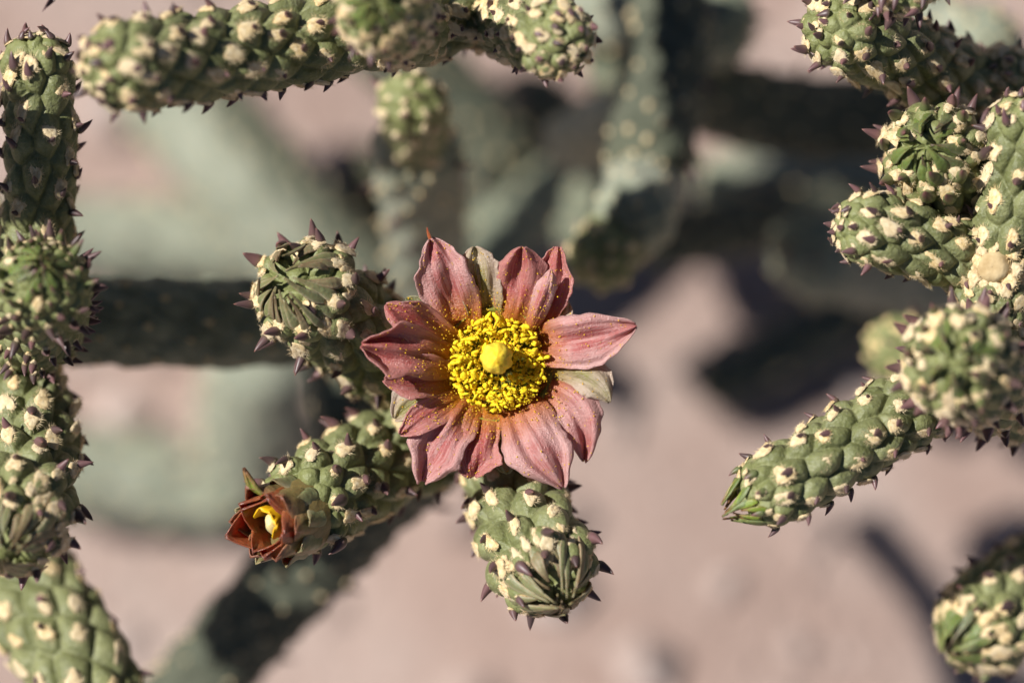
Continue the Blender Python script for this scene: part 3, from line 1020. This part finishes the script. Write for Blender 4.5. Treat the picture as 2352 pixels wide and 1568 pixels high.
stem_joint(Rb, [(2420, 850, -18), (2330, 890, -10), (2270, 860, -2), (2215, 838, 7), (2190, 828, 13)], 3.8, 3.1, 'knob', 47, True, spine=(0.9, 1.0), spine_len=0.62,
           rosette=dict(KNOB, start=0.5), skip_apex=0.18, H=0.26, label='blurred joint end ringed by cream areoles, jutting out')
stem_joint(Rb, [(2395, 790, -15), (2260, 850, -9), (2130, 915, -4), (1980, 1000, -0.5), (1830, 1090, 1.5), (1712, 1158, 2.5)], 2.9, 2.5, 'leafy', 48, True, spine=(0.45, 1.0),
           spine_len=0.48, rosette=TUFT, skip_apex=0.22, H=0.21, label='long joint ending in a tuft of bright green leaves')
stem_joint(Rb, [(2190, 850, -38), (2100, 810, -35), (2010, 785, -32)], 3.0, 2.6, 'knob', 49, False, wool=0.6, spine=(0, 0.2))
stem_joint(Rb, [(2500, 860, -20), (2400, 920, -17), (2300, 950, -15)], 2.8, 2.3, 'spiky', 50, False)
stem_joint(Rb, [(2420, 260, -22), (2340, 200, -15), (2275, 172, -10)], 2.6, 2.1, 'old', 51, True, spine=(0.1, 0.2), wool=1.3)


def scar(root, x, y, z, r, seed):
    """the corky round scar where a joint or fruit broke off, with tufts of wool round it"""
    R_ = random.Random(seed)
    c = P(x, y, z)
    nz = unit(-fwd - rgt * 0.3)
    e1 = unit(np.cross(upv, nz)); e2 = np.cross(nz, e1)
    v = []
    for rr, h in ((1.1, -1.2), (1.05, -0.2), (0.9, 0.25), (0.6, 0.42), (0.3, 0.46), (0.02, 0.44)):
        for j in range(20):
            a = 6.28319 * j / 20
            k = 1 + R_.uniform(-0.05, 0.05)
            v.append((e1 * math.cos(a) + e2 * math.sin(a)) * rr * r * k * MM + nz * h * r * MM)
    o = link('scar', mesh_from('scar', v, grid_faces(6, 20, True), ['scar']), root, c)
    for k in range(9):
        a = 6.283 * k / 9 + R_.uniform(-.2, .2)
        p = c + (e1 * math.cos(a) + e2 * math.sin(a)) * r * R_.uniform(1.05, 1.5) * MM
        w = link('areole', AREOLES[k % 5], o, p)
        q = R_.uniform(0.3, 0.55) * r * MM
        set_frame(w, e1, e2, nz, q, q * 1.2, q * 0.9)


scar(Rb, 2282, 613, 1.0, 1.25, 5)
scar(Rb, 2335, 570, 0.5, 0.8, 8)

# ------------------------------------------------------------------ lower right branch
Bb = thing('cholla_branch', 'soft-focus green cholla branch in the bottom corner, below the leafy-tipped joint', 'cactus branch', P(2640, 1180, -40))
stem_joint(Bb, [(2700, 1080, -46), (2560, 1210, -33), (2430, 1330, -23)], 3.8, 2.8, 'old', 60, False, 'stem')
stem_joint(Bb, [(2470, 1290, -26), (2370, 1360, -20), (2280, 1420, -16), (2205, 1475, -13)], 4.3, 3.1, 'leafy', 61, True, spine=(0.4, 0.9), spine_len=0.5,
           rosette=dict(KNOB, start=0.3), skip_apex=0.1)

# ------------------------------------------------------------------ stems behind, out of focus
def back_stem(name, label, chains, group=None, cat='cactus stem'):
    """chains: list of (points, radius in mm as it would look in the focus plane, skin, seed)"""
    k = 1.2
    o = thing(name, label, cat, P(*chains[0][0][0][:2], chains[0][0][0][2] * k), group)
    for pts, r, skin, seed in chains:
        pts = [(x, y, z * k) for x, y, z in pts]
        mz = sum(q[2] for q in pts) / len(pts)
        sc = (DIST - mz * MM) / DIST
        stem_joint(o, pts, r * sc, 2.9 * sc, 'spiky', seed, False, skin, spine=(0.0, 0.12), H=0.12, base=0.85,
                   wool={'pale': 0.3, 'dark': 0.35, 'mid': 0.35, 'stem': 0.6}[skin])
    return o


back_stem('cactus_stem', 'shaded dark stem lying level behind the spiny left joint', [([(690, 742, -25), (480, 742, -22), (280, 738, -20), (60, 735, -18)], 3.5, 'mid', 70)])
back_stem('cactus_stem', 'pale grey-green stem slanting down below the long level joint', [([(900, 820, -104), (760, 640, -102), (580, 420, -101), (420, 240, -103), (340, 120, -105)], 4.6, 'pale', 71)])
back_stem('cactus_stem', 'pale level stem seen just above the dark level one', [([(700, 590, -108), (450, 550, -108), (220, 545, -108), (-60, 550, -107)], 3.3, 'pale', 72)])
back_stem('cactus_stem', 'short pale stem ending in a green knob under the level branch', [
    ([(985, 640, -52), (975, 520, -44), (965, 420, -37), (950, 310, -28)], 3.5, 'pale', 73), ([(968, 360, -32), (955, 280, -25), (940, 222, -17)], 2.7, 'stem', 74)])
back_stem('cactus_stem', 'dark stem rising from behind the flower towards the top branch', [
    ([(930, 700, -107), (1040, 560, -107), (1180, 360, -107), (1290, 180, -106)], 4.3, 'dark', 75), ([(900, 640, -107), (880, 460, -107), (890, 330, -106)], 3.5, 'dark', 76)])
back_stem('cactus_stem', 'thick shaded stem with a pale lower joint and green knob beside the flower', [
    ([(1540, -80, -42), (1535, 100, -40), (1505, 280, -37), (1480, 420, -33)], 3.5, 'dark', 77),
    ([(1495, 330, -39), (1480, 400, -36), (1465, 470, -32), (1448, 545, -28)], 3.3, 'pale', 87),  # paler skin stands in for sunlight on the lower part
    ([(1460, 480, -34), (1405, 560, -30), (1362, 622, -26)], 2.8, 'stem', 78),
    ([(1300, 330, -58), (1390, 290, -50), (1480, 270, -42)], 2.6, 'pale', 79)])
back_stem('cactus_stem', 'pale stem crossing at the top edge right of the short rounded joint', [
    ([(1180, -60, -60), (1400, 10, -55), (1560, 40, -52), (1720, 70, -48)], 3.6, 'pale', 80)])
back_stem('cactus_stem', 'pale rounded stem end resting low between flower and right branch', [
    ([(2250, 640, -66), (2080, 620, -62), (1920, 590, -56), (1800, 580, -52)], 3.8, 'pale', 81)])
back_stem('cactus_stem', 'pale stem running low through the gap right of the thick shaded stem', [
    ([(2080, 400, -88), (1900, 425, -86), (1740, 440, -84), (1600, 430, -82)], 3.2, 'pale', 82)])
back_stem('cactus_stem', 'pale stem half hidden behind the top right joints', [
    ([(1980, -40, -52), (2080, 60, -48), (2200, 110, -44), (2330, 130, -40)], 3.8, 'pale', 83)])
back_stem('cactus_stem', 'pale upright stem dropping behind the upper bud joint', [
    ([(590, 800, -96), (585, 940, -103), (560, 1060, -108), (430, 1150, -109)], 4.6, 'pale', 84)])
back_stem('cactus_stem', 'dark upright stem between the two bud joints', [
    ([(780, 700, -46), (800, 850, -44), (815, 960, -42), (830, 1080, -42)], 3.2, 'dark', 85)])
back_stem('cactus_stem', 'low pale stem lying on the soil left of the half-open bud', [
    ([(560, 1130, -108), (420, 1110, -109), (250, 1090, -109), (60, 1080, -108)], 3.8, 'pale', 86)])

back_stem('cactus_stem', 'added dark stem standing in for a shadow band behind the upper right joints', [
    ([(1540, 190, -52), (1700, 240, -56), (1880, 270, -60), (2100, 260, -64)], 3.3, 'dark', 90)])  # dark stem put where a band of ground shadow lies
back_stem('cactus_stem', 'added dark blunt-ended stem deepening the shadow on the soil right of the flower', [
    ([(2200, 590, -113), (1980, 705, -112.5), (1800, 805, -112), (1600, 905, -111)], 2.3, 'dark', 91)])  # dark stem laid inside the ground shadow to blacken it
back_stem('cactus_stem', 'added dark stem standing in for a level shadow band below the thick shaded stem', [
    ([(1500, 560, -70), (1650, 530, -74), (1830, 500, -78), (2050, 500, -84)], 2.4, 'dark', 92)])  # stem-shaped dark band in place of shadow on the soil
back_stem('cactus_stem', 'added narrow dark stem standing in for the shadow line beside the pale slanting one', [
    ([(900, 670, -90), (750, 500, -92), (620, 340, -94), (500, 200, -96)], 1.7, 'dark', 93)])  # draws the shadow line along the pale stem as a dark stem
back_stem('cactus_stem', 'grey-green stem crossing low between the green knob and the thick shaded stem', [
    ([(1080, 640, -92), (1200, 500, -90), (1330, 420, -86), (1500, 380, -82)], 2.8, 'mid', 94)])
back_stem('cactus_stem', 'grey-green stem rising just right of the short rounded joint', [
    ([(1330, 560, -74), (1390, 400, -70), (1420, 240, -64), (1400, 60, -60)], 2.3, 'mid', 95)])
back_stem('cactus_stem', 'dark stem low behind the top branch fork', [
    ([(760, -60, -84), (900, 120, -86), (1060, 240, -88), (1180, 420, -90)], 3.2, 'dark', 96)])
# ------------------------------------------------------------------ added stems out of view at the top left, there to cast shade
def on_ground(x, y):
    """depth in mm at which the sight line through a grid pixel meets the soil"""
    d = P(x, y, 0) - cam_pos
    t = -cam_pos[2] / d[2]
    return (DIST - float(np.dot(d * t, fwd))) / MM


def over(x, y, t, h=0):
    q = towards_sun(x, y, on_ground(x, y) + h, t)
    return (q[0], q[1], q[2] / 1.2)      # back_stem stretches the depths


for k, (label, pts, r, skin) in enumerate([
    ('added dark stem beyond the top edge, lowest of the overhead shade casters', [(-180, -230, -8), (-60, -260, -6), (120, -230, -4), (300, -140, -4)], 4.4, 'dark'),
    ('added dark stem beyond the top edge, second of the overhead shade casters', [(-220, -400, -12), (-100, -420, -8), (60, -400, -5), (300, -330, -4)], 4.4, 'dark'),
    ('added dark stem beyond the top edge, third of the overhead shade casters', [(-380, -640, -10), (-180, -580, -4), (60, -560, 0), (320, -480, 0)], 4.4, 'dark'),
    ('added dark stem beyond the top edge, upright one of the overhead shade casters', [(420, -150, -14), (370, -400, -10), (330, -700, -8), (280, -950, -8)], 4.4, 'dark'),
    ('added green stem beyond the left edge, placed to cast the shadow right of the flower',
     [over(2150, 600, 150, 5), over(1960, 712, 146, 5), over(1790, 808, 142, 5), over(1570, 915, 138, 5)], 3.6, 'stem'),
    ('added thin green stem beyond the left edge, placed to cast the shadow below the leafy-tipped joint',
     [over(2260, 1680, 150), over(2170, 1470, 150), over(2060, 1300, 150), over(1950, 1180, 150)], 2.0, 'stem'),
]):
    back_stem('cactus_stem', label, [(pts, r, skin, 110 + k)])
